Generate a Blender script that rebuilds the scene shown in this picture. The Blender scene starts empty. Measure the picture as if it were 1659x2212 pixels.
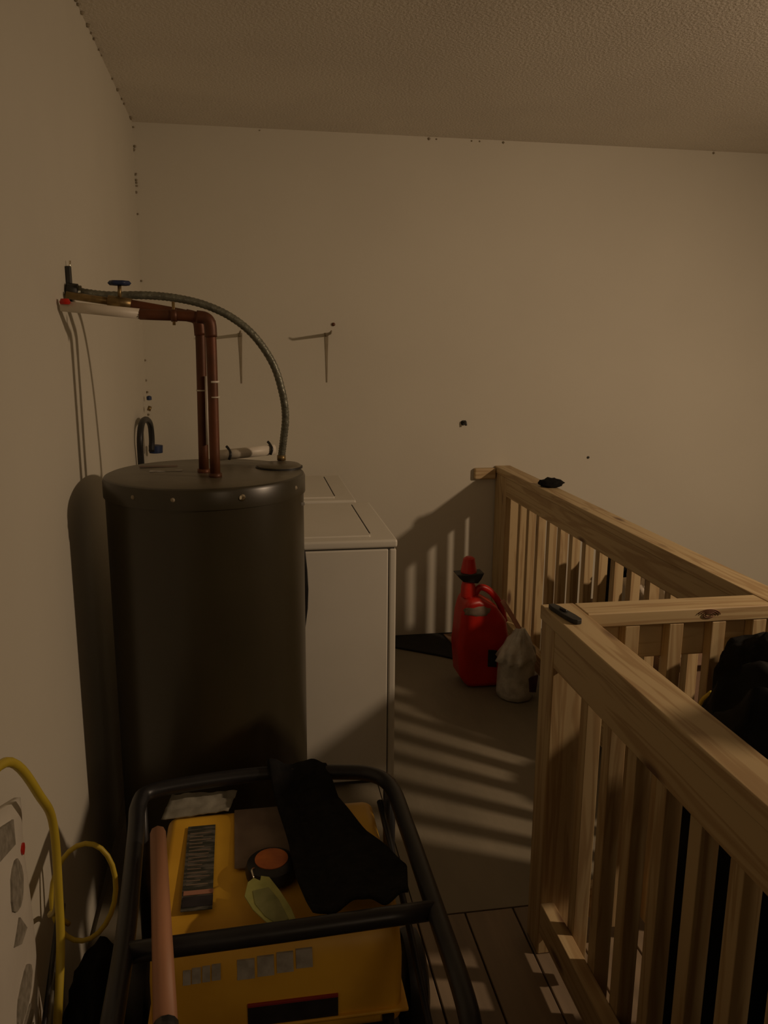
import bpy, bmesh, math, random
from mathutils import Vector, Matrix, noise
random.seed(4)
S = bpy.context.scene
COL = S.collection
# ------------------------------------------------------------------ camera
YAW, PITCH, ROLL, FPX = 0.165317, -0.206659, 0.007567, 1728.7
cyw, syw = math.cos(YAW), math.sin(YAW)
fw = Vector((syw*math.cos(PITCH), cyw*math.cos(PITCH), math.sin(PITCH)))
rt = Vector((cyw, -syw, 0)); up = rt.cross(fw)
r2 = rt*math.cos(ROLL) + up*math.sin(ROLL); u2 = -rt*math.sin(ROLL) + up*math.cos(ROLL)
cd = bpy.data.cameras.new('camera'); cam = bpy.data.objects.new('camera', cd); COL.objects.link(cam)
M = Matrix((r2, u2, -fw)).transposed().to_4x4(); M.translation = Vector((0, 0, 1.6))
cam.matrix_world = M
cd.sensor_fit = 'HORIZONTAL'; cd.sensor_width = 36; cd.lens = FPX/1659*36; cd.clip_start = .05
S.camera = cam
# ------------------------------------------------------------------ light
w = bpy.data.worlds.new('world'); S.world = w; w.use_nodes = True
w.node_tree.nodes['Background'].inputs[0].default_value = (1, .8, .6, 1)
w.node_tree.nodes['Background'].inputs[1].default_value = 0.0
def lamp(name, kind, loc, power, color, **k):
    l = bpy.data.lights.new(name, kind); l.energy = power; l.color = color
    for a, b in k.items(): setattr(l, a, b)
    o = bpy.data.objects.new(name, l); o.location = loc; COL.objects.link(o); return o
LC = (1.0, .72, .475)
work = lamp('work_lamp', 'SPOT', (2.9, 1.1, 2.1), 120, LC, shadow_soft_size=.055, spot_size=math.radians(150), spot_blend=.9)
work.rotation_euler = (Vector((-1.15, 1.35, -1.35))).to_track_quat('-Z', 'Y').to_euler()
fill = lamp('fill_light', 'AREA', (1.2, -1.6, 2.3), 4.0, (1.0, .72, .46), shape='SQUARE', size=.6)  # added fill behind the camera, not a fixture of the room
fill.rotation_euler = (Vector((-.3, .8, -.45))).to_track_quat('-Z', 'Y').to_euler()
S.view_settings.view_transform = 'Standard'; S.view_settings.look = 'None'
S.view_settings.exposure = 0.0; S.view_settings.gamma = 1; S.view_settings.use_curve_mapping = False

# ------------------------------------------------------------------ materials
def mat(name, c1, c2=None, rough=.6, scale=(8, 8, 8), bump=.0, metal=0, spec=.5, coord='Object', detail=4, lo=.35, hi=.65, bdist=.01, bscale=1, trans=0):
    m = bpy.data.materials.new(name); m.use_nodes = True
    n = m.node_tree.nodes; l = m.node_tree.links; b = n['Principled BSDF']
    b.inputs['Roughness'].default_value = rough; b.inputs['Metallic'].default_value = metal
    b.inputs['Specular IOR Level'].default_value = spec
    if trans: b.inputs['Transmission Weight'].default_value = trans
    tc = n.new('ShaderNodeTexCoord'); mp = n.new('ShaderNodeMapping'); mp.inputs['Scale'].default_value = scale
    l.new(tc.outputs[coord], mp.inputs[0])
    oi = n.new('ShaderNodeObjectInfo'); vm = n.new('ShaderNodeVectorMath'); vm.operation = 'SCALE'
    vm.inputs[0].default_value = (7, 11, 13); l.new(oi.outputs['Random'], vm.inputs['Scale'])
    l.new(vm.outputs[0], mp.inputs['Location'])
    nz = n.new('ShaderNodeTexNoise'); nz.inputs['Scale'].default_value = 1; nz.inputs['Detail'].default_value = detail
    l.new(mp.outputs[0], nz.inputs[0])
    cr = n.new('ShaderNodeValToRGB'); cr.color_ramp.elements[0].position = lo; cr.color_ramp.elements[1].position = hi
    cr.color_ramp.elements[0].color = (*c1, 1); cr.color_ramp.elements[1].color = (*(c2 or c1), 1)
    l.new(nz.outputs[0], cr.inputs[0]); l.new(cr.outputs[0], b.inputs['Base Color'])
    if bump:
        bp = n.new('ShaderNodeBump'); bp.inputs['Strength'].default_value = bump; bp.inputs['Distance'].default_value = bdist
        src = nz
        if bscale != 1:
            src = n.new('ShaderNodeTexNoise'); src.inputs['Scale'].default_value = bscale; src.inputs['Detail'].default_value = 5
            l.new(mp.outputs[0], src.inputs[0])
        l.new(src.outputs[0], bp.inputs['Height']); l.new(bp.outputs[0], b.inputs['Normal'])
    return m
def wood(name, axis, a, b_, dark):
    """pine: long stretched grain, growth lines and sparse knots along one axis"""
    m = bpy.data.materials.new(name); m.use_nodes = True
    n = m.node_tree.nodes; l = m.node_tree.links; b = n['Principled BSDF']; b.inputs['Roughness'].default_value = .55
    tc = n.new('ShaderNodeTexCoord'); mp = n.new('ShaderNodeMapping')
    sc = [22, 22, 22]; sc[axis] = 1.3; mp.inputs['Scale'].default_value = sc
    oi = n.new('ShaderNodeObjectInfo'); vm = n.new('ShaderNodeVectorMath'); vm.operation = 'SCALE'; vm.inputs[0].default_value = (17, 23, 31)
    l.new(oi.outputs['Random'], vm.inputs['Scale']); l.new(vm.outputs[0], mp.inputs['Location'])
    l.new(tc.outputs['Object'], mp.inputs[0])
    n1 = n.new('ShaderNodeTexNoise'); n1.inputs['Scale'].default_value = 1; n1.inputs['Detail'].default_value = 3; n1.inputs['Distortion'].default_value = .6
    l.new(mp.outputs[0], n1.inputs[0])
    ma = n.new('ShaderNodeMath'); ma.operation = 'MULTIPLY'; ma.inputs[1].default_value = 26; l.new(n1.outputs[0], ma.inputs[0])
    si = n.new('ShaderNodeMath'); si.operation = 'SINE'; l.new(ma.outputs[0], si.inputs[0])
    cr = n.new('ShaderNodeValToRGB'); e = cr.color_ramp.elements
    e[0].position = .0; e[0].color = (*a, 1); e[1].position = 1; e[1].color = (*b_, 1)
    mr = n.new('ShaderNodeMapRange'); mr.inputs[1].default_value = -.2; mr.inputs[2].default_value = 1; l.new(si.outputs[0], mr.inputs[0]); l.new(mr.outputs[0], cr.inputs[0])
    m2 = n.new('ShaderNodeMapping'); s2 = [9, 9, 9]; s2[axis] = 2.6; m2.inputs['Scale'].default_value = s2
    l.new(tc.outputs['Object'], m2.inputs[0]); l.new(vm.outputs[0], m2.inputs['Location'])
    vo = n.new('ShaderNodeTexVoronoi'); vo.inputs['Scale'].default_value = 1; l.new(m2.outputs[0], vo.inputs[0])
    kr = n.new('ShaderNodeValToRGB'); kr.color_ramp.elements[0].position = .06; kr.color_ramp.elements[1].position = .15
    kr.color_ramp.elements[0].color = (1, 1, 1, 1); kr.color_ramp.elements[1].color = (0, 0, 0, 1); l.new(vo.outputs['Distance'], kr.inputs[0])
    mx = n.new('ShaderNodeMixRGB'); mx.inputs[2].default_value = (*dark, 1); l.new(kr.outputs[0], mx.inputs[0]); l.new(cr.outputs[0], mx.inputs[1])
    l.new(mx.outputs[0], b.inputs['Base Color'])
    bp = n.new('ShaderNodeBump'); bp.inputs['Strength'].default_value = .25; bp.inputs['Distance'].default_value = .004
    l.new(n1.outputs[0], bp.inputs['Height']); l.new(bp.outputs[0], b.inputs['Normal'])
    return m
WX, WY, WZ = [wood('pine_'+'xyz'[i], i, (.55, .415, .225), (.42, .285, .14), (.15, .08, .04)) for i in range(3)]
WALL = mat('painted_drywall', (.60, .565, .475), (.63, .595, .50), .75, (1.5,)*3, .12, bscale=60, bdist=.003)
CEIL = mat('ceiling_texture', (.74, .69, .61), (.80, .75, .66), .9, (2,)*3, .6, bscale=45, bdist=.008)
PLY = mat('worn_plywood', (.20, .175, .125), (.27, .235, .17), .6, (3, 1.2, 3), .2, bscale=12)
PLANK = mat('dark_deck_plank', (.20, .15, .10), (.29, .215, .14), .5, (18, 1.5, 18), .2)
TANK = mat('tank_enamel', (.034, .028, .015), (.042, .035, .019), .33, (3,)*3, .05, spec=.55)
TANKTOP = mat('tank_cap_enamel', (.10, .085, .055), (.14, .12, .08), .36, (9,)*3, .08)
WHITE = mat('appliance_white', (.66, .63, .55), (.70, .67, .59), .35, (4,)*3)
GASKET = mat('dark_gap', (.05, .045, .035), None, .8)
BLACKP = mat('black_plastic', (.012, .012, .012), (.02, .02, .02), .45, (20,)*3)
COPPER = mat('aged_copper', (.15, .048, .018), (.09, .034, .014), .5, (14, 14, 9), .2, metal=.35)
BRASS = mat('brass_fitting', (.32, .22, .09), (.2, .14, .06), .4, (30,)*3, metal=.7)
STEELHOSE = mat('braided_steel', (.20, .20, .15), (.13, .13, .10), .4, (60,)*3, .4, metal=.4)
PVC = mat('white_pvc', (.72, .66, .56), (.62, .56, .46), .45, (16,)*3)
BLUE = mat('blue_valve', (.01, .022, .07), (.015, .035, .11), .5, (30,)*3)
REDP = mat('red_plastic', (.55, .018, .008), (.42, .012, .006), .38, (9,)*3, .1)
YEL = mat('generator_yellow', (.90, .53, .05), (.76, .42, .035), .42, (7,)*3, .05)
TUBEB = mat('black_frame_paint', (.010, .010, .012), (.018, .018, .02), .4, (12,)*3, .1)
CLOTHB = mat('black_cloth', (.008, .008, .008), (.014, .013, .012), .95, (40,)*3, .5, spec=.15)
BAGB = mat('black_bag_plastic', (.007, .008, .008), (.010, .010, .010), .7, (12,)*3, .3, spec=.12)
DECAL = mat('dark_decal_print', (.04, .042, .032), (.13, .12, .10), .5, (25, 90, 25), lo=.45, hi=.6)
DECALK = mat('black_decal', (.02, .018, .02), (.035, .03, .035), .5, (30,)*3)
REDL = mat('red_stripe', (.30, .03, .03), None, .5)
PINKL = mat('pink_label', (.42, .2, .13), None, .6)
STICKW = mat('white_sticker', (.42, .40, .36), (.30, .28, .24), .6, (50,)*3)
DUST = mat('dusty_plate', (.17, .12, .09), (.24, .18, .13), .8, (12,)*3, .1)
ORANGE = mat('orange_cap', (.55, .17, .04), (.4, .11, .03), .5, (30,)*3)
TAG = mat('yellow_tag', (.42, .42, .12), (.30, .31, .08), .5, (25,)*3)
TAGIN = mat('tag_face', (.20, .21, .07), (.26, .26, .10), .55, (40,)*3)
STICK = mat('stick_wood', (.44, .21, .11), (.34, .165, .085), .55, (20, 3, 20), .1)
RAG = mat('grey_rag', (.30, .28, .22), (.20, .185, .14), .9, (25,)*3, .3)
YCORD = mat('yellow_cord', (.60, .46, .04), (.5, .37, .03), .45, (9,)*3)
SACK = mat('white_woven_sack', (.62, .58, .50), (.55, .51, .44), .6, (6,)*3, .25)
PRINT = mat('grey_print', (.20, .18, .14), (.32, .29, .235), .6, (70,)*3)
JUG = mat('clear_plastic', (.66, .63, .56), (.46, .44, .39), .28, (22,)*3, .6, trans=.1)
PURP = mat('purple_label', (.05, .025, .05), (.09, .04, .07), .5, (30,)*3)
FLATB = mat('flat_black', (.010, .010, .009), (.016, .015, .012), .9, (20,)*3)
CARD = mat('cardboard', (.26, .16, .10), (.20, .125, .08), .85, (9,)*3)
METAL = mat('shiny_screw', (.8, .75, .62), None, .18, metal=1)
GALV = mat('galvanised_strip', (.26, .24, .2), (.16, .15, .12), .4, (20,)*3, metal=.5)
BRKT = mat('bracket_paint', (.23, .19, .12), (.3, .25, .17), .6, (20,)*3)
GREYMET = mat('engine_grey', (.05, .048, .045), (.03, .03, .028), .55, (18,)*3, metal=.3)

# ------------------------------------------------------------------ mesh helpers
def finish(name, bm, m, parent=None, smooth=False, bevel=0, seg=2):
    me = bpy.data.meshes.new(name)
    bmesh.ops.recalc_face_normals(bm, faces=bm.faces[:]); bm.to_mesh(me); bm.free()
    o = bpy.data.objects.new(name, me); COL.objects.link(o); me.materials.append(m)
    if smooth:
        for p in me.polygons: p.use_smooth = True
    if bevel:
        b = o.modifiers.new('bevel', 'BEVEL'); b.width = bevel; b.segments = seg; b.limit_method = 'ANGLE'; b.angle_limit = .7
        for p in me.polygons: p.use_smooth = True
        wn = o.modifiers.new('wn', 'WEIGHTED_NORMAL'); wn.keep_sharp = True
    if parent:
        o.parent = parent; o.location = Vector((0, 0, 0)) if parent.parent else -parent.location
    return o
def add_box(bm, lo, hi, mtx=None):
    c = [(x, y, z) for x in (lo[0], hi[0]) for y in (lo[1], hi[1]) for z in (lo[2], hi[2])]
    v = [bm.verts.new(mtx @ Vector(p) if mtx else p) for p in c]
    for f in ((0, 1, 3, 2), (4, 6, 7, 5), (0, 4, 5, 1), (2, 3, 7, 6), (0, 2, 6, 4), (1, 5, 7, 3)): bm.faces.new([v[i] for i in f])
def box(name, lo, hi, m, parent=None, bevel=.002, seg=2):
    bm = bmesh.new(); add_box(bm, lo, hi); return finish(name, bm, m, parent, bevel=bevel, seg=seg)
def smoothpath(pts, n=8, closed=False):
    P = [Vector(p) for p in pts]; out = []
    k = len(P); rng = range(k if closed else k-1)
    for i in rng:
        p0 = P[(i-1) % k] if closed or i > 0 else P[0]*2-P[1]
        p1 = P[i]; p2 = P[(i+1) % k]
        p3 = P[(i+2) % k] if closed or i+2 < k else P[-1]*2-P[-2]
        for j in range(n):
            t = j/n
            out.append(.5*((2*p1)+(-p0+p2)*t+(2*p0-5*p1+4*p2-p3)*t*t+(-p0+3*p1-3*p2+p3)*t**3))
    if not closed: out.append(P[-1])
    return out
def add_tube(bm, pts, r, n=10, closed=False, caps=True, rib=None):
    P = [Vector(p) for p in pts]; rings = []; k = len(P)
    t0 = (P[1]-P[0]).normalized(); u = t0.orthogonal().normalized()
    for i, p in enumerate(P):
        if closed: t = (P[(i+1) % k]-P[i-1]).normalized()
        else: t = (P[min(i+1, k-1)]-P[max(i-1, 0)]).normalized()
        u = (u-t*u.dot(t)).normalized(); v = t.cross(u)
        rr = r[i] if isinstance(r, (list, tuple)) else r
        if rib: rr *= 1+rib*(i % 2)
        rings.append([bm.verts.new(p+(u*math.cos(a)+v*math.sin(a))*rr) for a in [2*math.pi*j/n for j in range(n)]])
    for i in range(k if closed else k-1):
        a, b = rings[i], rings[(i+1) % k]
        for j in range(n): bm.faces.new((a[j], a[(j+1) % n], b[(j+1) % n], b[j]))
    if caps and not closed: bm.faces.new(rings[0][::-1]); bm.faces.new(rings[-1])
def tube(name, pts, r, m, parent=None, n=10, sub=0, closed=False, rib=None):
    bm = bmesh.new()
    if sub: pts = smoothpath(pts, sub, closed)
    add_tube(bm, pts, r, n, closed, rib=rib); return finish(name, bm, m, parent, smooth=True)
def lathe(name, prof, c, m, parent=None, n=40, bevel=0):
    bm = bmesh.new(); rings = []
    for r, z in prof:
        rings.append([bm.verts.new((c[0]+r*math.cos(2*math.pi*j/n), c[1]+r*math.sin(2*math.pi*j/n), c[2]+z)) for j in range(n)])
    for a, b in zip(rings, rings[1:]):
        for j in range(n): bm.faces.new((a[j], a[(j+1) % n], b[(j+1) % n], b[j]))
    bm.faces.new(rings[0][::-1]); bm.faces.new(rings[-1])
    o = finish(name, bm, m, parent, smooth=True)
    o.data.set_sharp_from_angle(angle=.6); return o
def prism(name, poly, a0, a1, axis, m, parent=None, bevel=.002, seg=2):
    """polygon in the two other axes, extruded along axis"""
    bm = bmesh.new()
    def pt(p, a):
        q = list(p); q.insert(axis, a); return q
    A = [bm.verts.new(pt(p, a0)) for p in poly]; B = [bm.verts.new(pt(p, a1)) for p in poly]
    bm.faces.new(A[::-1]); bm.faces.new(B)
    for i in range(len(A)): j = (i+1) % len(A); bm.faces.new((A[i], A[j], B[j], B[i]))
    return finish(name, bm, m, parent, bevel=bevel, seg=seg)
def blob(name, c, r, m, parent=None, amp=.12, freq=3, sub=4, seed=0, flat=None, sq=1.0):
    bm = bmesh.new(); bmesh.ops.create_icosphere(bm, subdivisions=sub, radius=1)
    for v in bm.verts:
        d = v.co.normalized(); k = 1+amp*noise.noise(d*freq+Vector((seed, seed*2, 0)))+amp*.5*noise.noise(d*freq*2.7+Vector((seed, 0, 5)))
        k += amp*.55*(1-abs(noise.noise(d*freq*1.6+Vector((0, seed, 9))))*2)
        e = Vector([math.copysign(abs(t)**sq, t) for t in d]); q = Vector((e.x*r[0], e.y*r[1], e.z*r[2]))*k
        v.co = Vector(c)+q
        if flat is not None and v.co.z < flat: v.co.z = flat
    return finish(name, bm, m, parent, smooth=True)
def thing(name, label, cat, loc=(0, 0, 0), group=None):
    o = bpy.data.objects.new(name, None); COL.objects.link(o); o.location = loc; o.empty_display_size = .1
    return tag(o, label, cat, group)
def tag(o, label, cat, group=None):
    o['label'] = label; o['category'] = cat
    if group: o['group'] = group
    return o
def struct(o): o['kind'] = 'structure'; return o
def lab(o, t): o['label'] = t; return o

# ------------------------------------------------------------------ the room
XR, YB, YF, ZC = 4.3, 4.18, -2.6, 2.61
def wx(y): return -.5126 + .016*(4.18-y)          # the left wall is a touch out of square
struct(box('floor', (-.8, YF, -.22), (XR, YB+.1, -.02), PLY, bevel=0)); FLOOR = bpy.data.objects['floor']
bm = bmesh.new()
for a in ((0, 1),):
    p = [(wx(YF), YF), (wx(YB), YB), (wx(YB)-.12, YB), (wx(YF)-.12, YF)]
    lo = [bm.verts.new((*q, -.02)) for q in p]; hi = [bm.verts.new((*q, ZC)) for q in p]
    bm.faces.new(lo[::-1]); bm.faces.new(hi)
    for i in range(4): j = (i+1) % 4; bm.faces.new((lo[i], lo[j], hi[j], hi[i]))
WL = struct(finish('wall_left', bm, WALL))
WB = struct(box('wall_back', (-.8, YB, -.02), (XR, YB+.12, ZC), WALL, bevel=0))
struct(box('wall_right', (XR, YF, -.02), (XR+.12, YB, ZC), WALL, bevel=0))
struct(box('wall_front', (-.8, YF-.12, -.02), (XR, YF, ZC), WALL, bevel=0))
struct(box('ceiling', (-.8, YF-.1, ZC), (XR+.1, YB+.12, ZC+.1), CEIL, bevel=0))
# floor covering: plywood sheets at the back, planks in front, joints left open
YS = 1.955
for i, x0 in enumerate((-.79, .43, 1.65, 2.87, 4.09)):
    o = box('plywood_sheet', (max(x0, -.465)+.001, YS, -.02), (min(x0+1.218, XR), YB-.001, 0), PLY, FLOOR, bevel=.001)
x = -.43; k = 0
while x < 2.0:
    o = box('floor_plank', (x+.002, YF, -.02), (x+.141, YS-.004, random.uniform(-.0012, 0)), PLANK, FLOOR, bevel=.003); x += .143
o = box('floor_board', (x+.002, YF, -.02), (XR, YS-.004, 0), PLY, FLOOR, bevel=.002)
# cracked joint compound where the walls and the ceiling meet
bm = bmesh.new()
for k in range(16):
    t = random.random()**1.5; z = ZC-.01-1.5*t; s = random.uniform(.003, .008)*(1.4 if t < .1 else .8)
    c = Vector((-.511+random.uniform(0, .008), YB-.004, z)); bmesh.ops.create_icosphere(bm, subdivisions=1, radius=s, matrix=Matrix.Translation(c))
for k in range(22):
    y = random.uniform(2.5, YB); bmesh.ops.create_icosphere(bm, subdivisions=1, radius=random.uniform(.003, .008), matrix=Matrix.Translation(Vector((wx(y)+.004, y, ZC-.004))))
for k in range(9):
    xx = random.uniform(-.4, 2.8); bmesh.ops.create_icosphere(bm, subdivisions=1, radius=random.uniform(.003, .007), matrix=Matrix.Translation(Vector((xx, YB-.003, ZC-.01))))
o = finish('chipped_compound', bm, BRKT, WB, smooth=True); o['kind'] = 'stuff'

# ------------------------------------------------------------------ water heater
TC = (-.132, 2.34); TR = .284; TZ = 1.235
wh = thing('water_heater', 'tall dark brown cylindrical water heater standing in the corner', 'water heater', (TC[0], TC[1], 0))
lathe('tank_body', [(TR-.02, .05), (TR-.004, .055), (TR-.004, TZ-.055)], (TC[0], TC[1], 0), TANK, wh, 72)
lathe('base_ring', [(TR-.03, 0), (TR-.012, 0), (TR-.012, .05), (TR-.03, .05)], (TC[0], TC[1], 0), TANK, wh, 48)
lathe('top_cap', [(TR+.001, TZ-.056), (TR+.001, TZ-.012), (TR-.003, TZ-.004), (TR-.010, TZ-.001)], (TC[0], TC[1], 0), TANK, wh, 72)
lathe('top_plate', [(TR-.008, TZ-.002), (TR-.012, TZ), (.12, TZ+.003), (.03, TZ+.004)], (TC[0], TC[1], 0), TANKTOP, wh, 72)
for px, py in ((-.175, 0), (-.07, 0), (.105, 0), (.25, 0)):
    xx = TC[0]+px; a = math.asin(max(-1, min(1, px/TR))); yy = TC[1]-TR*math.cos(a)
    s = lathe('cap_screw', [(.006, -.004), (.006, .001), (.003, .004)], (0, 0, 0), METAL if px == .105 else BRKT, None, 12)
    s.parent = wh; s.rotation_euler = (math.pi/2, 0, a); s.location = Vector((px, -TR*math.cos(a)-.001*math.cos(a), TZ-.028))
    if px == .105: s.scale = (1.5, 1.5, 1.5)
lathe('element_cover', [(.066, 0), (.066, .008), (.058, .013), (.02, .014)], (TC[0]+.212, TC[1]+.055, TZ), TANKTOP, wh, 36)
lathe('cover_rim', [(.070, 0), (.070, .005), (.066, .005)], (TC[0]+.212, TC[1]+.055, TZ+.0005), BLACKP, wh, 36)
lab(box('label', (-.29, 2.338, TZ+.003), (-.20, 2.362, TZ+.005), STICKW, wh, bevel=0), 'small white paper label')
lab(box('label', (-.33, 2.43, TZ+.003), (-.22, 2.45, TZ+.005), DUST, wh, bevel=0), 'brown paper label')
lab(box('label', (.128, 2.262, 1.145), (.146, 2.267, 1.153), STICKW, wh, bevel=0), 'tiny pale label at the rim')

# supply pipes
cp = thing('copper_pipe', 'front reddish copper pipe rising from the tank top and bending to the left wall', 'pipe', (-.101, 2.23, TZ))
tube('pipe_run', smoothpath([(-.101, 2.23, TZ), (-.099, 2.23, 1.62), (-.104, 2.23, 1.652), (-.128, 2.23, 1.667), (-.28, 2.23, 1.672)], 6), .0142, COPPER, cp, 14)
tube('elbow', smoothpath([(-.099, 2.23, 1.615), (-.101, 2.23, 1.650), (-.112, 2.23, 1.664), (-.135, 2.23, 1.668)], 5), .0165, COPPER, cp, 14)
tube('coupling', [(-.0965, 2.23, 1.495), (-.0965, 2.23, 1.50)], .0152, PVC, cp, 14)
tube('coupling', [(-.0967, 2.23, 1.455), (-.0967, 2.23, 1.458)], .0152, PVC, cp, 14)
tube('pipe_clamp', [(-.20, 2.23, 1.67), (-.185, 2.23, 1.67)], .0165, COPPER, cp, 14)
tube('clamp_screw', [(-.193, 2.228, 1.645), (-.193, 2.228, 1.705)], .004, BRASS, cp, 8)
tube('base_nut', [(-.101, 2.23, TZ), (-.101, 2.23, TZ+.014)], .019, COPPER, cp, 6)
lab(tube('wall_end', [(-.28, 2.23, 1.673), (-.474, 2.23, 1.690)], .0135, PVC, cp, 14), 'white plastic length running to the wall')
lab(lathe('end_cap', [(.012, -.006), (.014, 0), (.010, .008)], (-.462, 2.222, 1.700), REDP, cp, 14), 'red cap at the wall')
cp2 = thing('copper_pipe', 'rear copper pipe beside it with a long narrow white drip down its length', 'pipe', (-.136, 2.31, TZ))
tube('pipe_run', smoothpath([(-.136, 2.31, TZ), (-.131, 2.31, 1.63), (-.136, 2.31, 1.66), (-.16, 2.31, 1.673), (-.34, 2.31, 1.704)], 6), .0142, COPPER, cp2, 14)
lab(tube('brass_end', [(-.33, 2.31, 1.702), (-.476, 2.31, 1.722)], .010, BRASS, cp2, 14), 'dull brass length at the wall')
tube('elbow', smoothpath([(-.131, 2.31, 1.62), (-.134, 2.31, 1.655), (-.145, 2.31, 1.668), (-.168, 2.31, 1.674)], 5), .0165, COPPER, cp2, 14)
lab(tube('drip', [(-.1215, 2.2925, 1.32), (-.1200, 2.2925, 1.41), (-.1185, 2.2925, 1.51)], .0045, PVC, cp2, 8), 'white solder drip')
tube('coupling', [(-.1335, 2.31, 1.468), (-.1335, 2.31, 1.472)], .0152, PVC, cp2, 14)
tube('base_nut', [(-.136, 2.31, TZ), (-.136, 2.31, TZ+.014)], .019, COPPER, cp2, 6)
vl = thing('shutoff_valve', 'small brass valve with a dark blue round handle on the upper pipe', 'valve', (-.338, 2.312, 1.70))
tube('valve_body', [(-.37, 2.31, 1.709), (-.31, 2.31, 1.70)], .0155, BRASS, vl, 12)
tube('stem', [(-.34, 2.31, 1.71), (-.338, 2.31, 1.752)], .005, BRASS, vl, 8)
bm = bmesh.new()
hr = []
for (r, z) in ((.006, -.004), (.024, -.006), (.029, 0), (.024, .006), (.006, .004)):
    hr.append([bm.verts.new((-.338+r*(1+.07*math.cos(6*a))*math.cos(a), 2.31+r*(1+.07*math.cos(6*a))*math.sin(a), 1.755+z)) for a in [2*math.pi*j/36 for j in range(36)]])
for a, b in zip(hr, hr[1:]):
    for j in range(36): bm.faces.new((a[j], a[(j+1) % 36], b[(j+1) % 36], b[j]))
bm.faces.new(hr[0][::-1]); bm.faces.new(hr[-1]); finish('handle', bm, BLUE, vl, smooth=True)
fh = thing('flexible_hose', 'ribbed grey steel hose arching from the wall over to the tank top', 'hose', (.089, 2.448, TZ))
HP = [(-.459, 2.36, 1.734), (-.382, 2.368, 1.726), (-.285, 2.376, 1.728), (-.205, 2.384, 1.723), (-.123, 2.392, 1.706), (-.047, 2.4, 1.672), (.017, 2.408, 1.619), (.069, 2.416, 1.54), (.095, 2.424, 1.454), (.103, 2.432, 1.384), (.096, 2.44, 1.314), (.089, 2.448, 1.26)]
tube('hose', HP, .0105, STEELHOSE, fh, 12, sub=14, rib=.12)
tube('hose_nut', [(.089, 2.448, 1.2495), (.089, 2.448, 1.266)], .0135, BRASS, fh, 6)
tube('hose_nut', [(-.474, 2.36, 1.734), (-.446, 2.361, 1.733)], .017, STEELHOSE, fh, 8)
br = thing('wall_fitting', 'dark upright metal strap screwed to the left wall behind the pipe ends', 'bracket', (-.478, 2.365, 1.70))
box('strap', (-.482, 2.35, 1.69), (-.470, 2.372, 1.80), GREYMET, br, bevel=.002)
tube('pin', [(-.474, 2.367, 1.79), (-.472, 2.367, 1.815)], .003, METAL, br, 6)
tube('fitting', [(-.478, 2.34, 1.735), (-.452, 2.34, 1.732)], .021, GREYMET, br, 8)
dt = thing('discharge_tube', 'short white plastic tube with dark rings lying behind the pipes', 'pipe', (-.015, 2.53, TZ))
tube('tube', [(-.10, 2.49, 1.262), (.072, 2.535, 1.272)], .0165, PVC, dt, 14)
for q in ((-.069, 2.498, 1.262), (.058, 2.531, 1.271)):
    tube('ring', smoothpath([(q[0], q[1]-.014, q[2]-.012), (q[0]+.005, q[1]-.017, q[2]+.006), (q[0]-.002, q[1], q[2]+.02), (q[0]-.008, q[1]+.004, q[2]+.027)], 4), .0042, BLACKP, dt, 8)
wb = thing('supply_hose', 'looped dark rubber hose with a blue tap on the left wall behind the tank', 'hose', (wx(3.9), 3.9, 1.1))
tube('hose', [(-.485, 3.66, .95), (-.482, 3.62, 1.10), (-.478, 3.60, 1.19), (-.475, 3.66, 1.25), (-.472, 3.80, 1.255), (-.468, 3.90, 1.22), (-.468, 3.93, 1.15), (-.472, 3.93, 1.09)], .014, BLACKP, wb, 10, sub=5)
lathe('tap', [(.010, -.02), (.032, -.018), (.034, .018), (.012, .022)], (-.462, 4.02, 1.09), BLUE, wb, 16)
lathe('tap', [(.006, -.01), (.012, -.008), (.012, .008), (.004, .012)], (-.485, 4.05, 1.335), BLUE, wb, 12)
tube('nipple', [(-.49, 4.02, 1.29), (-.475, 4.02, 1.285)], .012, BRASS, wb, 8)

# ------------------------------------------------------------------ two machines
def machine(name, label, cat, x1, y0, y1, zt, handle):
    m = thing(name, label, cat, ((x1-.34), (y0+y1)/2, 0)); x0 = x1-.68
    box('cabinet', (x0, y0, .02), (x1-.028, y1, zt-.034), WHITE, m, bevel=.006)
    box('front_panel', (x1-.0255, y0, .02), (x1, y1, zt-.034), WHITE, m, bevel=.006)
    box('kick_gap', (x0+.01, y0+.006, .02), (x1-.006, y1-.006, zt-.03), GASKET, m, bevel=0)
    box('top_panel', (x0, y0-.002, zt-.030), (x1+.004, y1+.002, zt), WHITE, m, bevel=.009, seg=3)
    lid = box('lid', (x0+.12, y0+.045, zt-.002), (x1-.085, y1-.05, zt+.007), WHITE, m, bevel=.005, seg=3)
    box('lid_gap', (x1-.090, y0+.10, zt-.001), (x1-.078, y1-.06, zt+.0025), GASKET, lid, bevel=.001)
    prism('console', [(x0, zt), (x0+.11, zt), (x0+.05, zt+.10), (x0, zt+.10)][::1] if 0 else [(x0, zt), (x0+.11, zt), (x0+.06, zt+.085), (x0, zt+.085)], y0+.01, y1-.01, 1, WHITE, m, bevel=.006)
    for k in range(2):
        fx = x0+.05 if k else x1-.06
        for fy in (y0+.05, y1-.05): lathe('foot', [(.02, 0), (.02, .022)], (fx, fy, 0), BLACKP, m, 14)
    if handle:
        h = lab(prism('door_seal', [(.10, .927), (.163, .927), (.172, .905), (.178, .84), (.181, .77), (.178, .70), (.170, .64), (.163, .60), (.10, .60)], y0-.012, y0+.002, 1, BLACKP, m, bevel=.004), 'black curved edge showing behind the tank')
    return m
washer = machine('washing_machine', 'white washing machine nearest, its plain side showing beside the tank', 'washing machine', .49, 2.665, 3.345, .935, True)
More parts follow.
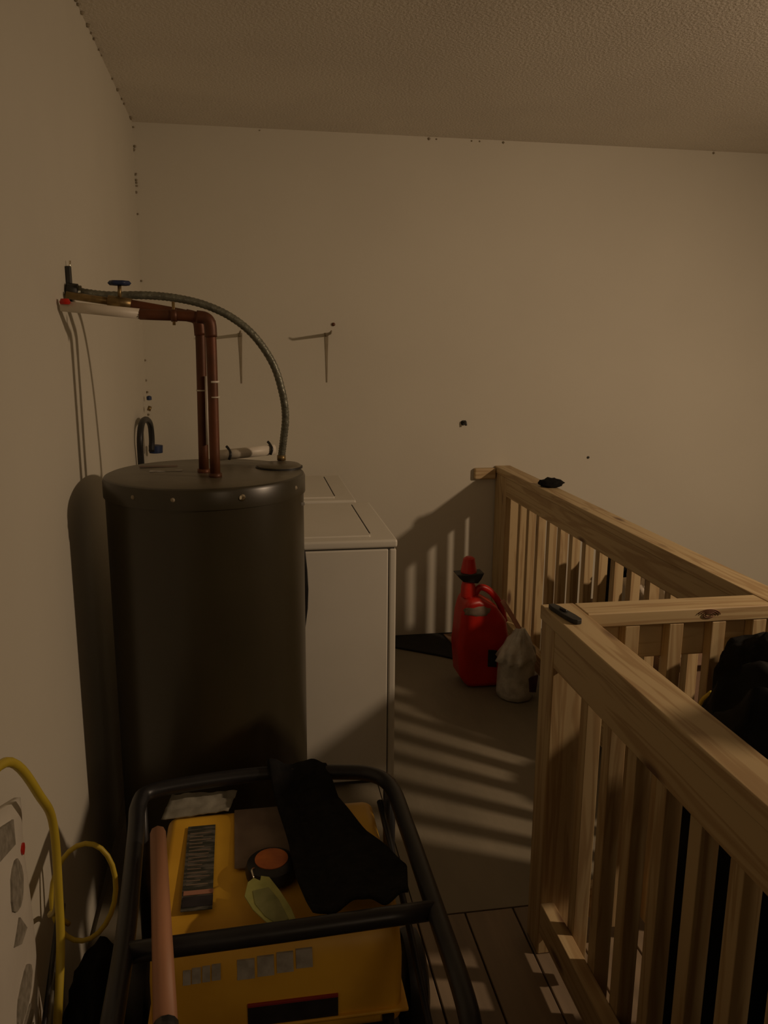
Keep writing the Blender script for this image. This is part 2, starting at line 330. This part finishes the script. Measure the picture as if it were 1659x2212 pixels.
dryer = machine('clothes_dryer', 'white clothes dryer standing against the back wall beyond the washer', 'dryer', .44, 3.40, 4.08, .935, False)

# ------------------------------------------------------------------ shelf brackets and fixings on the back wall
def bracket(x, z, label):
    b = thing('shelf_bracket', label, 'bracket', (x, YB, z), 'shelf brackets on the back wall')
    prism('wall_leg', [(x-.010, z), (x+.010, z), (x+.006, z-.12), (x+.003, z-.25), (x-.002, z-.25), (x-.005, z-.12)], YB-.004, YB, 1, BRKT, b, bevel=0)
    tube('arm', [(x, YB-.002, z-.01), (x+.001, YB-.20, z-.004), (x+.004, YB-.22, z+.006)], [.009, .006, .004], BRKT, b, 8)
    return b
bracket(.392, 1.655, 'right shelf bracket, a thin metal L on the bare back wall')
bracket(-.042, 1.65, 'left shelf bracket, seen between the copper pipe and the arching hose')
nb = thing('wall_hook', 'small dark hook sticking out of the bare back wall above the far railing', 'hook', (1.125, YB, 1.19))
tube('hook', [(1.125, YB, 1.19), (1.128, YB-.03, 1.20), (1.132, YB-.035, 1.178)], .006, GREYMET, nb, 8, sub=4)
lathe('plate', [(.014, 0), (.014, .004), (.008, .006)], (0, 0, 0), GREYMET, nb, 16).matrix_local = Matrix.Translation((0, -.001, 0)) @ Matrix.Rotation(math.pi/2, 4, 'X')
s = lathe('wall_screw', [(.007, 0), (.007, .004), (.003, .006)], (0, 0, 0), GREYMET, None, 12); s.location = (1.847, YB-.001, .992); s.rotation_euler = (math.pi/2, 0, 0)
tag(s, 'tiny screw head in the back wall above the far handrail', 'screw')
s = lathe('wall_screw', [(.009, 0), (.009, .006), (.004, .009)], (0, 0, 0), COPPER, None, 12); s.location = (.428, YB-.001, 1.697); s.rotation_euler = (math.pi/2, 0, 0)
tag(s, 'rusty screw head just above the right shelf bracket', 'screw')

# ------------------------------------------------------------------ railings
ZT, CT = .955, .038
def along(axis, a0, a1, b0, b1, z0, z1):
    return ((b0, a0, z0), (b1, a1, z1)) if axis == 1 else ((a0, b0, z0), (a1, b1, z1))
def railing(name, label, axis, a0, a1, cap, sub, bal, pitch, start, posts, bottom=(.066, .155), loc=None):
    r = thing(name, label, 'railing', loc)
    W = WY if axis == 1 else WX
    lo, hi = along(axis, a0, a1, cap[0], cap[1], ZT-CT+.0003, ZT); box('handrail', lo, hi, W, r, bevel=.004)
    e0 = .010 if axis == 0 else .004
    lo, hi = along(axis, a0+e0, a1-.004, sub[0], sub[1], .818, ZT-CT); box('top_rail', lo, hi, W, r, bevel=.003)
    lo, hi = along(axis, a0+e0, a1-.004, sub[0], sub[1], bottom[0], bottom[1]); box('bottom_rail', lo, hi, W, r, bevel=.003)
    t = start
    while t < a1-.05:
        if not any(p[2]-.01 < t+.038 and t < p[3]+.01 for p in posts):
            lo, hi = along(axis, t, t+.038, bal[0], bal[1], bottom[0]-.01, ZT-CT)
            b = box('baluster', (lo[0]-lo[0], 0, 0), (hi[0]-lo[0], hi[1]-lo[1], hi[2]-lo[2]), WZ, None, bevel=.002)
            b.parent = r; j = random.uniform(-.004, .004); b.location = Vector(lo)-r.location+(Vector((0, j, 0)) if axis == 1 else Vector((j, 0, 0)))
        t += pitch
    for p in posts: box('post', (p[0]+.0015, p[2]-.0015, 0), (p[1], p[3]-.0015, ZT-CT), WZ, r, bevel=.004)
    return r
nr = railing('stair_railing', 'near unpainted pine railing running from the corner post towards the lower right', 1, -.9, 1.855, (.715, .803), (.722, .760), (.7605, .7985), .1235, -.828,
             [(.7185, .811, 1.766, 1.852), (.7185, .811, -.89, -.80)], loc=(.76, .5, 0))
fr = railing('stair_railing', 'far unpainted pine railing sloping away to meet the back wall', 1, 1.768, YB-.002, (1.31, 1.398), (1.316, 1.354), (1.3545, 1.3925), .1375, 1.935,
             [(1.3125, 1.405, 1.772, 1.861), (1.3125, 1.405, 3.985, YB-.006)], loc=(1.35, 3, 0))
cr_ = railing('stair_railing', 'short pine railing joining the near and far railings above the black bags', 0, .804, 1.309, (1.765, 1.853), (1.80, 1.838), (1.766, 1.7995), .1185, .903,
              [], loc=(1.05, 1.81, 0))
bm = bmesh.new()
for k in range(4):
    q = Vector((1.128, 1.7635, .937)); add_tube(bm, [q+Vector(((.010+.007*k)*math.cos(a), 0, (.004+.0035*k)*math.sin(a))) for a in [math.pi*j/12*(2 if k < 2 else 1) for j in range(12)]], .0012, 5, caps=True)
kn = finish('knot', bm, COPPER, cr_, smooth=True)
wbk = box('wood_block', (1.19, YB-.035, .885), (1.309, YB-.001, .945), WX, None, bevel=.008, seg=3)
tag(wbk, 'small pine block fixed to the wall at the far railing end', 'block')
lump = blob('work_glove', (1.372, 3.50, .973), (.052, .045, .022), CLOTHB, None, .25, 2.5, 3, 3, flat=.9555)
tag(lump, 'crumpled dark glove lying on the far handrail near the wall', 'glove')
fl = thing('box_cutter', 'dark flat knife lying on the near handrail at the corner', 'knife', (.742, 1.757, ZT))
a = Vector((.731, 1.822, ZT+.006)); b = Vector((.752, 1.695, ZT+.006)); d = (b-a).normalized(); sd = Vector((-d.y, d.x, 0))
bm = bmesh.new(); prof = [(0, .008), (.02, .012), (.09, .014), (.12, .012), (.129, .006)]
for s_ in (1,):
    lo = [a+d*t+sd*w_ for t, w_ in prof]+[a+d*t-sd*w_ for t, w_ in prof[::-1]]
    A = [bm.verts.new((p.x, p.y, ZT+.0005)) for p in lo]; B = [bm.verts.new((p.x, p.y, ZT+.012)) for p in lo]
    bm.faces.new(A[::-1]); bm.faces.new(B)
    for i in range(len(A)): j = (i+1) % len(A); bm.faces.new((A[i], A[j], B[j], B[i]))
finish('body', bm, GREYMET, fl, bevel=.002)
tube('slider', [a+d*.045+Vector((0, 0, .008)), a+d*.07+Vector((0, 0, .008))], .004, BLACKP, fl, 8)

# ------------------------------------------------------------------ fuel can, jug, black floor sheet
gc = thing('fuel_can', 'red plastic fuel can with a black collar standing by the far railing', 'fuel can', (1.06, 3.50, 0))
prism('body', [(.985, 0), (1.155, 0), (1.18, .05), (1.185, .22), (1.165, .33), (1.115, .40), (1.03, .445), (.965, .44), (.945, .36), (.932, .20), (.945, .06)], 3.43, 3.60, 1, REDP, gc, bevel=.03, seg=5)
tube('handle', [(1.02, 3.515, .43), (1.05, 3.515, .475), (1.10, 3.515, .455), (1.15, 3.515, .39), (1.178, 3.515, .30)], [.016]*25, REDP, gc, 12, sub=6)
lathe('neck', [(.036, -.02), (.034, .03), (.026, .06), (.026, .085)], (.993, 3.515, .455), REDP, gc, 24)
prism('collar', [(.925, .553), (1.06, .556), (1.045, .525), (1.03, .505), (.96, .515), (.94, .535)], 3.475, 3.555, 1, BLACKP, gc, bevel=.006)
lathe('spout', [(.038, .0), (.038, .015), (.031, .05), (.027, .072), (.016, .08)], (.993, 3.515, .548), REDP, gc, 24)
lab(prism('label', [(1.075, .11), (1.118, .105), (1.118, .19), (1.075, .195)], 3.425, 3.431, 1, BLACKP, gc, bevel=.002), 'dark square warning label')
lab(blob('label', (1.02, 3.437, .385), (.06, .012, .028), DUST, gc, .25, 3, 3, 1), 'scuffed grey patch under the neck')
jg = thing('plastic_jug', 'clear crumpled plastic jug standing in front of the red fuel can', 'jug', (1.18, 3.33, 0))
bm = bmesh.new(); rings = []; N = 40
for r, z in [(.07, 0), (.083, .006), (.085, .03), (.085, .12), (.083, .17), (.085, .185), (.078, .21), (.062, .25), (.045, .285), (.03, .31), (.018, .33)]:
    rings.append([])
    for j in range(N):
        a_ = 2*math.pi*j/N; k = 1+(.42 if z > .17 else .07)*noise.noise(Vector((math.cos(a_)*2.6, math.sin(a_)*2.6, z*22)))
        rings[-1].append(bm.verts.new((1.18+.1*max(0, z-.19)+r*k*math.cos(a_), 3.33+r*k*math.sin(a_), z)))
for A, B in zip(rings, rings[1:]):
    for j in range(N): bm.faces.new((A[j], A[(j+1) % N], B[(j+1) % N], B[j]))
bm.faces.new(rings[0][::-1]); bm.faces.new(rings[-1]); finish('jug_body', bm, JUG, jg, smooth=True)
lab(prism('label', [(1.21, .05), (1.255, .045), (1.262, .13), (1.215, .115)], 3.255, 3.263, 1, PURP, jg, bevel=.001), 'dark purple printed label')
tube('handle', [(1.225, 3.33, .25), (1.262, 3.33, .235), (1.268, 3.33, .17), (1.258, 3.33, .13)], .007, JUG, jg, 8, sub=5)
tube('grip_strap', [(1.205, 3.33, .30), (1.16, 3.35, .38), (1.115, 3.37, .455)], .011, PINKL, jg, 8, sub=4)
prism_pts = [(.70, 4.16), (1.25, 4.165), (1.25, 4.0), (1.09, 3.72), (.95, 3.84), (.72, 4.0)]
mt = prism('floor_sheet', prism_pts, .001, .012, 2, FLATB, None, bevel=.003)  # thin black polygon lying flat on the floor
tag(mt, 'thin black sheet on the floor along the back wall', 'mat')
cbd = prism('cardboard_piece', [(1.03, 4.12), (1.16, 4.13), (1.16, 3.90), (1.05, 3.89)], .013, .02, 2, CARD, None, bevel=.001)
tag(cbd, 'small brown cardboard scrap on the black sheet behind the fuel can', 'cardboard')

# ------------------------------------------------------------------ bags and clutter right of the railings
rb = tag(blob('rubbish_bag', (1.045, 1.31, .49), (.20, .155, .49), BAGB, None, .10, 2.4, 5, 1, flat=.001, sq=.68), 'black plastic bag with a yellow drawstring, nearest the short joining railing', 'bag')
tag(blob('rubbish_bag', (1.47, 1.13, .66), (.18, .165, .68), BAGB, None, .10, 2.2, 4, 5, flat=.001), 'tallest black plastic bag, at the right edge of the picture', 'bag')
tag(blob('rubbish_bag', (1.02, .90, .42), (.18, .20, .44), BAGB, None, .14, 2.2, 4, 9, flat=.001), 'black plastic bag right behind the near handrail', 'bag')
bn = lathe('round_bin', [(.11, 0), (.13, .60), (.137, .61), (.137, .64), (.12, .655), (.04, .665)], (1.66, 2.12, 0), GREYMET, None, 32)
tag(bn, 'dark round lidded bin seen between the short railing balusters', 'bin')
lab(tube('drawstring', [(.945, 1.44, .885), (.935, 1.458, .855), (.94, 1.462, .81)], .006, YCORD, rb, 8, sub=3), 'yellow drawstring')
tag(blob('jacket', (1.245, 1.665, .745), (.115, .085, .165), CLOTHB, None, .14, 2.4, 4, 31, sq=.75), 'black jacket bunched against the balusters of the short joining railing', 'jacket')
ctn = thing('carton', 'brown cardboard carton behind the far railing under the white bags', 'box', (1.72, 2.85, 0))
box('carton_body', (1.42, 2.46, 0), (1.92, 3.16, .50), CARD, ctn, bevel=.004)
box('flap', (1.42, 2.43, .5005), (1.92, 2.80, .5055), CARD, ctn, bevel=.001)
box('flap', (1.42, 2.82, .5005), (1.92, 3.19, .5055), CARD, ctn, bevel=.001)
WB_ = mat('white_bag', (.72, .66, .56), (.55, .5, .42), .5, (14,)*3, .3)
tag(blob('plastic_bag', (1.515, 2.78, .63), (.085, .10, .13), WB_, None, .2, 2.6, 4, 2, flat=.507, sq=.7), 'crumpled white bag in the middle of the carton behind the far railing', 'bag')
tag(blob('plastic_bag', (1.50, 2.56, .62), (.065, .09, .12), WB_, None, .2, 2.6, 4, 6, flat=.507, sq=.7), 'small white bag at the near end of the carton', 'bag')
tag(blob('duffel_bag', (1.53, 3.04, .63), (.085, .12, .13), CLOTHB, None, .2, 2.4, 4, 4, flat=.507, sq=.7), 'dark cloth bundle at the far end of the carton', 'bag')
tag(blob('duffel_bag', (1.76, 2.80, .59), (.08, .22, .09), CLOTHB, None, .2, 2.4, 4, 14, flat=.507), 'long dark bundle lying behind the white bags on the carton', 'bag')
tag(blob('shade_lump', (-.378, 1.60, .13), (.055, .15, .125), BAGB, None, .15, 2.2, 4, 21, flat=.001), 'black lump added for the floor shade between the generator and the left wall', 'shade filler')  # added lump, stands in for the dark shade beside the generator

# ------------------------------------------------------------------ portable generator
GZ = .60
gen = thing('portable_generator', 'yellow portable generator in a black tubular frame in the foreground', 'generator', (.02, 1.4, 0))
loop = [(-.225, .93, .03), (-.225, .935, .45), (-.226, .97, .565), (-.228, 1.03, GZ), (-.236, 1.25, GZ), (-.258, 1.55, GZ), (-.267, 1.66, GZ), (-.245, 1.715, GZ), (-.12, 1.742, GZ), (.02, 1.752, GZ), (.18, 1.735, GZ), (.26, 1.712, GZ), (.297, 1.65, GZ), (.303, 1.5, GZ), (.306, 1.22, GZ), (.306, 1.03, GZ), (.304, .97, .565), (.302, .935, .45), (.302, .93, .03)]
tube('frame_tube', loop, .0175, TUBEB, gen, 14, sub=6)
tube('crossbar', [(-.236, 1.215, GZ-.002), (.03, 1.222, GZ), (.304, 1.235, GZ)], .0175, TUBEB, gen, 14, sub=3)
tube('frame_tube', [(-.266, 1.68, GZ), (-.268, 1.69, .4), (-.268, 1.69, .03)], .0145, TUBEB, gen, 12)
tube('frame_tube', [(.298, 1.68, GZ), (.300, 1.69, .4), (.300, 1.69, .03)], .0145, TUBEB, gen, 12)
for xx in (-.24, .302): tube('foot_bar', [(xx, .90, .025), (xx, 1.74, .025)], .0175, TUBEB, gen, 12)
tube('brace', [(.272, 1.66, .56), (.285, 1.40, .47), (.292, 1.10, .36)], .007, TUBEB, gen, 8, sub=4)
prism('fuel_tank', [(1.30, .30), (1.30, .452), (1.335, .50), (1.38, .525), (1.715, .532), (1.745, .50), (1.75, .30)], -.212, .262, 0, YEL, gen, bevel=.022, seg=4)
box('tank_seam', (-.222, 1.292, .335), (.272, 1.758, .343), YEL, gen, bevel=.003)
box('engine_block', (-.19, 1.10, .05), (.26, 1.64, .30), GREYMET, gen, bevel=.02, seg=3)
prism('control_panel', [(1.285, .10), (1.285, .30), (1.20, .30), (1.17, .27), (1.17, .10)], -.15, .27, 0, YEL, gen, bevel=.008)
box('muffler', (-.235, 1.20, .10), (-.195, 1.60, .28), GREYMET, gen, bevel=.015, seg=3)
dz = .5335
dcl = lab(prism('decal', [(-.158, 1.385), (-.098, 1.385), (-.103, 1.665), (-.163, 1.665)], dz, dz+.0012, 2, DECAL, gen, bevel=0), 'dark instruction decal with fine unreadable print')
lab(prism('stripe', [(-.156, 1.43), (-.098, 1.43), (-.098, 1.443), (-.156, 1.443)], dz+.0012, dz+.0022, 2, PINKL, dcl, bevel=0), 'pink stripe')
lab(prism('warning_box', [(-.156, 1.395), (-.098, 1.395), (-.098, 1.425), (-.156, 1.425)], dz+.0012, dz+.0022, 2, DECALK, dcl, bevel=0), 'black warning box')
bm = bmesh.new()
for k in range(15):
    y = 1.46+k*.0125; add_box(bm, (-.153-.0003*k, y, dz+.0012), (-.153+random.uniform(.025, .045), y+.003, dz+.0018))
o = finish('print_lines', bm, STICKW, dcl); o['kind'] = 'stuff'; o.data.materials[0] = DUST
lab(prism('dusty_plate', [(-.058, 1.50), (.125, 1.48), (.14, 1.715), (-.062, 1.715)], dz-.0005, dz+.0025, 2, DUST, gen, bevel=.002), 'dull dusty plate on the tank top')
cap = lab(lathe('fuel_cap', [(.052, 0), (.054, .012), (.050, .026), (.042, .030), (.012, .031)], (.018, 1.475, dz), BLACKP, gen, 32), 'round black fuel cap')
g = lathe('gauge', [(.034, 0), (.034, .003), (.02, .005)], (.018, 1.479, dz+.029), ORANGE, cap, 32); lab(g, 'orange cap centre')
for i, (x0, x1, z0, z1) in enumerate([(-.150, -.136, .449, .468), (-.134, -.118, .450, .470), (-.115, -.101, .451, .471), (-.098, -.082, .452, .472), (-.052, -.020, .447, .474), (-.015, .016, .449, .476), (.021, .052, .452, .478), (.057, .088, .455, .480)]):
    pz = lambda z: 1.30+(z-.452)*.73 if z > .452 else 1.30
    bm = bmesh.new(); v = [bm.verts.new(p) for p in ((x0, pz(z0)-.004, z0), (x1, pz(z0)-.004, z0), (x1, pz(z1)-.004, z1), (x0, pz(z1)-.004, z1), (x0, pz(z0)+.002, z0), (x1, pz(z0)+.002, z0), (x1, pz(z1)+.002, z1), (x0, pz(z1)+.002, z1))]
    for f in ((0, 1, 2, 3), (7, 6, 5, 4), (0, 4, 5, 1), (1, 5, 6, 2), (2, 6, 7, 3), (3, 7, 4, 0)): bm.faces.new([v[i_] for i_ in f])
    finish('sticker', bm, STICKW, gen)
lab(box('nameplate', (-.035, 1.2955, .335), (.135, 1.3005, .385), DECALK, gen, bevel=.0008), 'black nameplate')
lab(box('nameplate_edge', (-.035, 1.2945, .385), (.135, 1.3005, .390), REDL, gen, bevel=.0005), 'red edge stripe')
lathe('panel_knob', [(.012, -.01), (.012, 0)], (.232, 1.296, .33), BLACKP, gen, 16)
for sx in (-.285, .345):
    wl = lathe('wheel', [(.03, -.025), (.085, -.028), (.105, -.02), (.11, 0), (.105, .02), (.085, .028), (.03, .025)], (0, 0, 0), BLACKP, None, 32)
    wl.parent = gen; wl.rotation_euler = (0, math.pi/2, 0); wl.location = Vector((sx, 1.62, .111))-gen.location
# cloth draped over the frame and tank
def sheet(name, poly_fn, nu, nv, m, label, cat, thick=.006):
    bm = bmesh.new(); V = [[bm.verts.new(poly_fn(i/nu, j/nv)) for j in range(nv+1)] for i in range(nu+1)]
    for i in range(nu):
        for j in range(nv): bm.faces.new((V[i][j], V[i+1][j], V[i+1][j+1], V[i][j+1]))
    o = finish(name, bm, m, None, smooth=True); s_ = o.modifiers.new('s', 'SOLIDIFY'); s_.thickness = thick; s_.offset = 1
    return tag(o, label, cat)
def cl(u, v):
    # u: across (left->right), v: back -> front
    L = [Vector((.022, 1.80, .585)), Vector((.018, 1.755, .622)), Vector((.03, 1.68, .575)), Vector((.055, 1.50, .572)), Vector((.062, 1.37, .585)), Vector((.085, 1.245, .612))]
    R = [Vector((.158, 1.79, .585)), Vector((.155, 1.742, .622)), Vector((.175, 1.67, .575)), Vector((.225, 1.53, .575)), Vector((.282, 1.38, .592)), Vector((.262, 1.268, .612))]
    t = v*(len(L)-1); i = min(int(t), len(L)-2); f = t-i
    a_ = L[i].lerp(L[i+1], f); b_ = R[i].lerp(R[i+1], f); p = a_.lerp(b_, u)
    p.z += .009*math.sin(u*10+v*3)*(.5+v*.5)+.008*noise.noise(Vector((u*5, v*7, 0)))
    p.y += .012*noise.noise(Vector((u*6, 3, v)))*v
    return p
sheet('black_cloth', cl, 28, 40, CLOTHB, 'black cloth draped across the frame and tank of the generator', 'cloth')
def rg(u, v):
    return Vector((-.225+.15*u+.02*v, 1.695+.055*v+.012*u, .5365+.028*v*(1-.4*u)+.006*noise.noise(Vector((u*6, v*6, 1)))+.004))
sheet('shop_rag', rg, 16, 10, RAG, 'grey rag tucked under the back of the generator frame', 'rag', .003)
# yellow tag
tg = thing('hang_tag', 'yellow green plastic tag tied to the generator fuel cap', 'tag', (.0, 1.35, .57))
def tagpoly(s_, z):
    pts = [(-.030, 1.400), (-.018, 1.412), (-.006, 1.402), (-.004, 1.416), (.012, 1.410), (.032, 1.365), (.050, 1.315), (.062, 1.262), (.030, 1.250), (.006, 1.280), (-.020, 1.320), (-.036, 1.360)]
    c = Vector((.008, 1.335)); return [tuple(c+(Vector(p)-c)*s_) for p in pts]
prism('tag_plate', tagpoly(1, 0), .571, .5735, 2, TAG, tg, bevel=.0008)
prism('tag_inlay', [(-.020, 1.372), (.010, 1.378), (.028, 1.340), (.044, 1.285), (.026, 1.272), (.002, 1.298), (-.016, 1.335)], .5735, .5745, 2, TAGIN, tg, bevel=0)
tube('wire_tie', [(-.018, 1.412, .572), (-.022, 1.43, .578), (-.016, 1.452, .565), (-.012, 1.462, .55)], .0018, METAL, tg, 6, sub=4)
# stick lying on the frame
sa, sb = Vector((-.206, 1.494, .637)), Vector((-.1445, 1.015, .635))
sk = thing('wooden_handle', 'reddish wooden tool handle lying along the left of the generator', 'handle', tuple((sa+sb)/2))
tube('shaft', [sa, sa.lerp(sb, .5), sb], [.0155, .0165, .0175], STICK, sk, 8)
tube('end_cap', [sb, sb+(sb-sa).normalized()*.03], .019, BLACKP, sk, 12)

# ------------------------------------------------------------------ things against the left wall
sc_ = thing('printed_sack', 'white printed sack leaning on the left wall at the lower left', 'bag', (-.42, 1.1, 0))
bm = bmesh.new(); nu, nv = 24, 30; V = []
for i in range(nu+1):
    row = []
    for j in range(nv+1):
        u, v = i/nu, j/nv; y = .78+.53*u; z = .965*v
        top = .955-.20*max(0, u-.45)**1.0*1.0 if u > .45 else .955
        z = min(z, top+0*u); z = v*top
        bul = (math.sin(math.pi*u)**.5)*(math.sin(math.pi*min(1, v*.98+.01))**.4)
        row.append((y, z, bul))
    V.append(row)
front = [[bm.verts.new((-.405+.035*b_+.006*noise.noise(Vector((y*9, z*9, 0))), y, z)) for y, z, b_ in r] for r in V]
back = [[bm.verts.new((-.412-.012*b_, y, z)) for y, z, b_ in r] for r in V]
for i in range(nu):
    for j in range(nv):
        bm.faces.new((front[i][j], front[i+1][j], front[i+1][j+1], front[i][j+1])); bm.faces.new((back[i][j], back[i][j+1], back[i+1][j+1], back[i+1][j]))
for i in range(nu):
    bm.faces.new((front[i][0], back[i][0], back[i+1][0], front[i+1][0])); bm.faces.new((front[i][nv], front[i+1][nv], back[i+1][nv], back[i][nv]))
for j in range(nv):
    bm.faces.new((front[0][j], front[0][j+1], back[0][j+1], back[0][j])); bm.faces.new((front[nu][j], back[nu][j], back[nu][j+1], front[nu][j+1]))
finish('sack_body', bm, SACK, sc_, smooth=True)
def mark(name, pts, m, t=None):
    def sx(p):
        u = (p[0]-.78)/.53; top = .955-.20*max(0, u-.45); v = min(1, p[1]/top)
        return -.405+.035*(max(0, math.sin(math.pi*u))**.5)*(max(0, math.sin(math.pi*min(1, v*.98+.01)))**.4)+.006*noise.noise(Vector((p[0]*9, p[1]*9, 0)))
    bm = bmesh.new(); A = [bm.verts.new((sx(p)+.003, *p)) for p in pts]; B = [bm.verts.new((sx(p)-.003, *p)) for p in pts]
    bm.faces.new(A); bm.faces.new(B[::-1])
    for i in range(len(A)): j = (i+1) % len(A); bm.faces.new((A[i], A[j], B[j], B[i]))
    o = finish(name, bm, m, sc_); 
    if t: lab(o, t)
circ = lambda y, z, ry, rz, n=14: [(y+ry*math.cos(2*math.pi*k/n)*(1+.12*math.sin(5*k)), z+rz*math.sin(2*math.pi*k/n)) for k in range(n)]
mark('printed_motif', [(1.05, .87), (1.22, .815), (1.235, .85), (1.07, .915)], PRINT, 'grey printed band')
mark('printed_motif', circ(1.19, .765, .045, .035), PRINT, 'grey printed leafy circle')
mark('printed_motif', [(1.13, .70), (1.17, .72), (1.21, .67), (1.16, .68)], PRINT, 'grey printed leaf')
mark('red_dot', circ(1.268, .775, .013, .009, 10), REDP, 'small red dot')
mark('printed_motif', circ(1.15, .60, .06, .028), PRINT, 'grey printed leaf')
for k in range(7): mark('printed_line', [(1.02, .565-.024*k), (1.17+.02*random.random(), .56-.024*k), (1.17, .55-.024*k), (1.02, .553-.024*k)], PRINT)
tr = thing('metal_strip', 'thin grey metal strip leaning in the gap beside the printed sack', 'metal strip', (-.40, 1.3, 0))
tube('strip_edge', [(-.375, 1.400, .585), (-.365, 1.20, .49), (-.36, .95, .36)], .005, BLACKP, tr, 4)
tube('strip', [(-.372, 1.402, .565), (-.362, 1.20, .470), (-.357, .95, .34)], .005, GALV, tr, 4)
ec = thing('extension_cord', 'yellow cord hanging down over the sack edge with a round loop', 'cord', (-.37, 1.3, 0))
tube('cord', [(-.385, .95, 1.0), (-.372, 1.16, .99), (-.358, 1.272, .862), (-.355, 1.318, .778), (-.355, 1.312, .64), (-.355, 1.295, .552), (-.355, 1.235, .447), (-.36, 1.15, .25), (-.37, 1.12, .012), (-.33, 1.08, .01)], .0075, YCORD, ec, 10, sub=8)
tube('cord_loop', [(-.381+.066*math.cos(a_)+.006*math.sin(a_), 1.60+.02*math.sin(a_), .442+.103*math.sin(a_)) for a_ in [2*math.pi*k/24 for k in range(24)]], .0055, YCORD, ec, 10, closed=True)
tube('cord', [(-.355, 1.318, .70), (-.385, 1.40, .56), (-.425, 1.50, .47), (-.443, 1.585, .41), (-.42, 1.61, .36)], .0055, YCORD, ec, 8, sub=6)
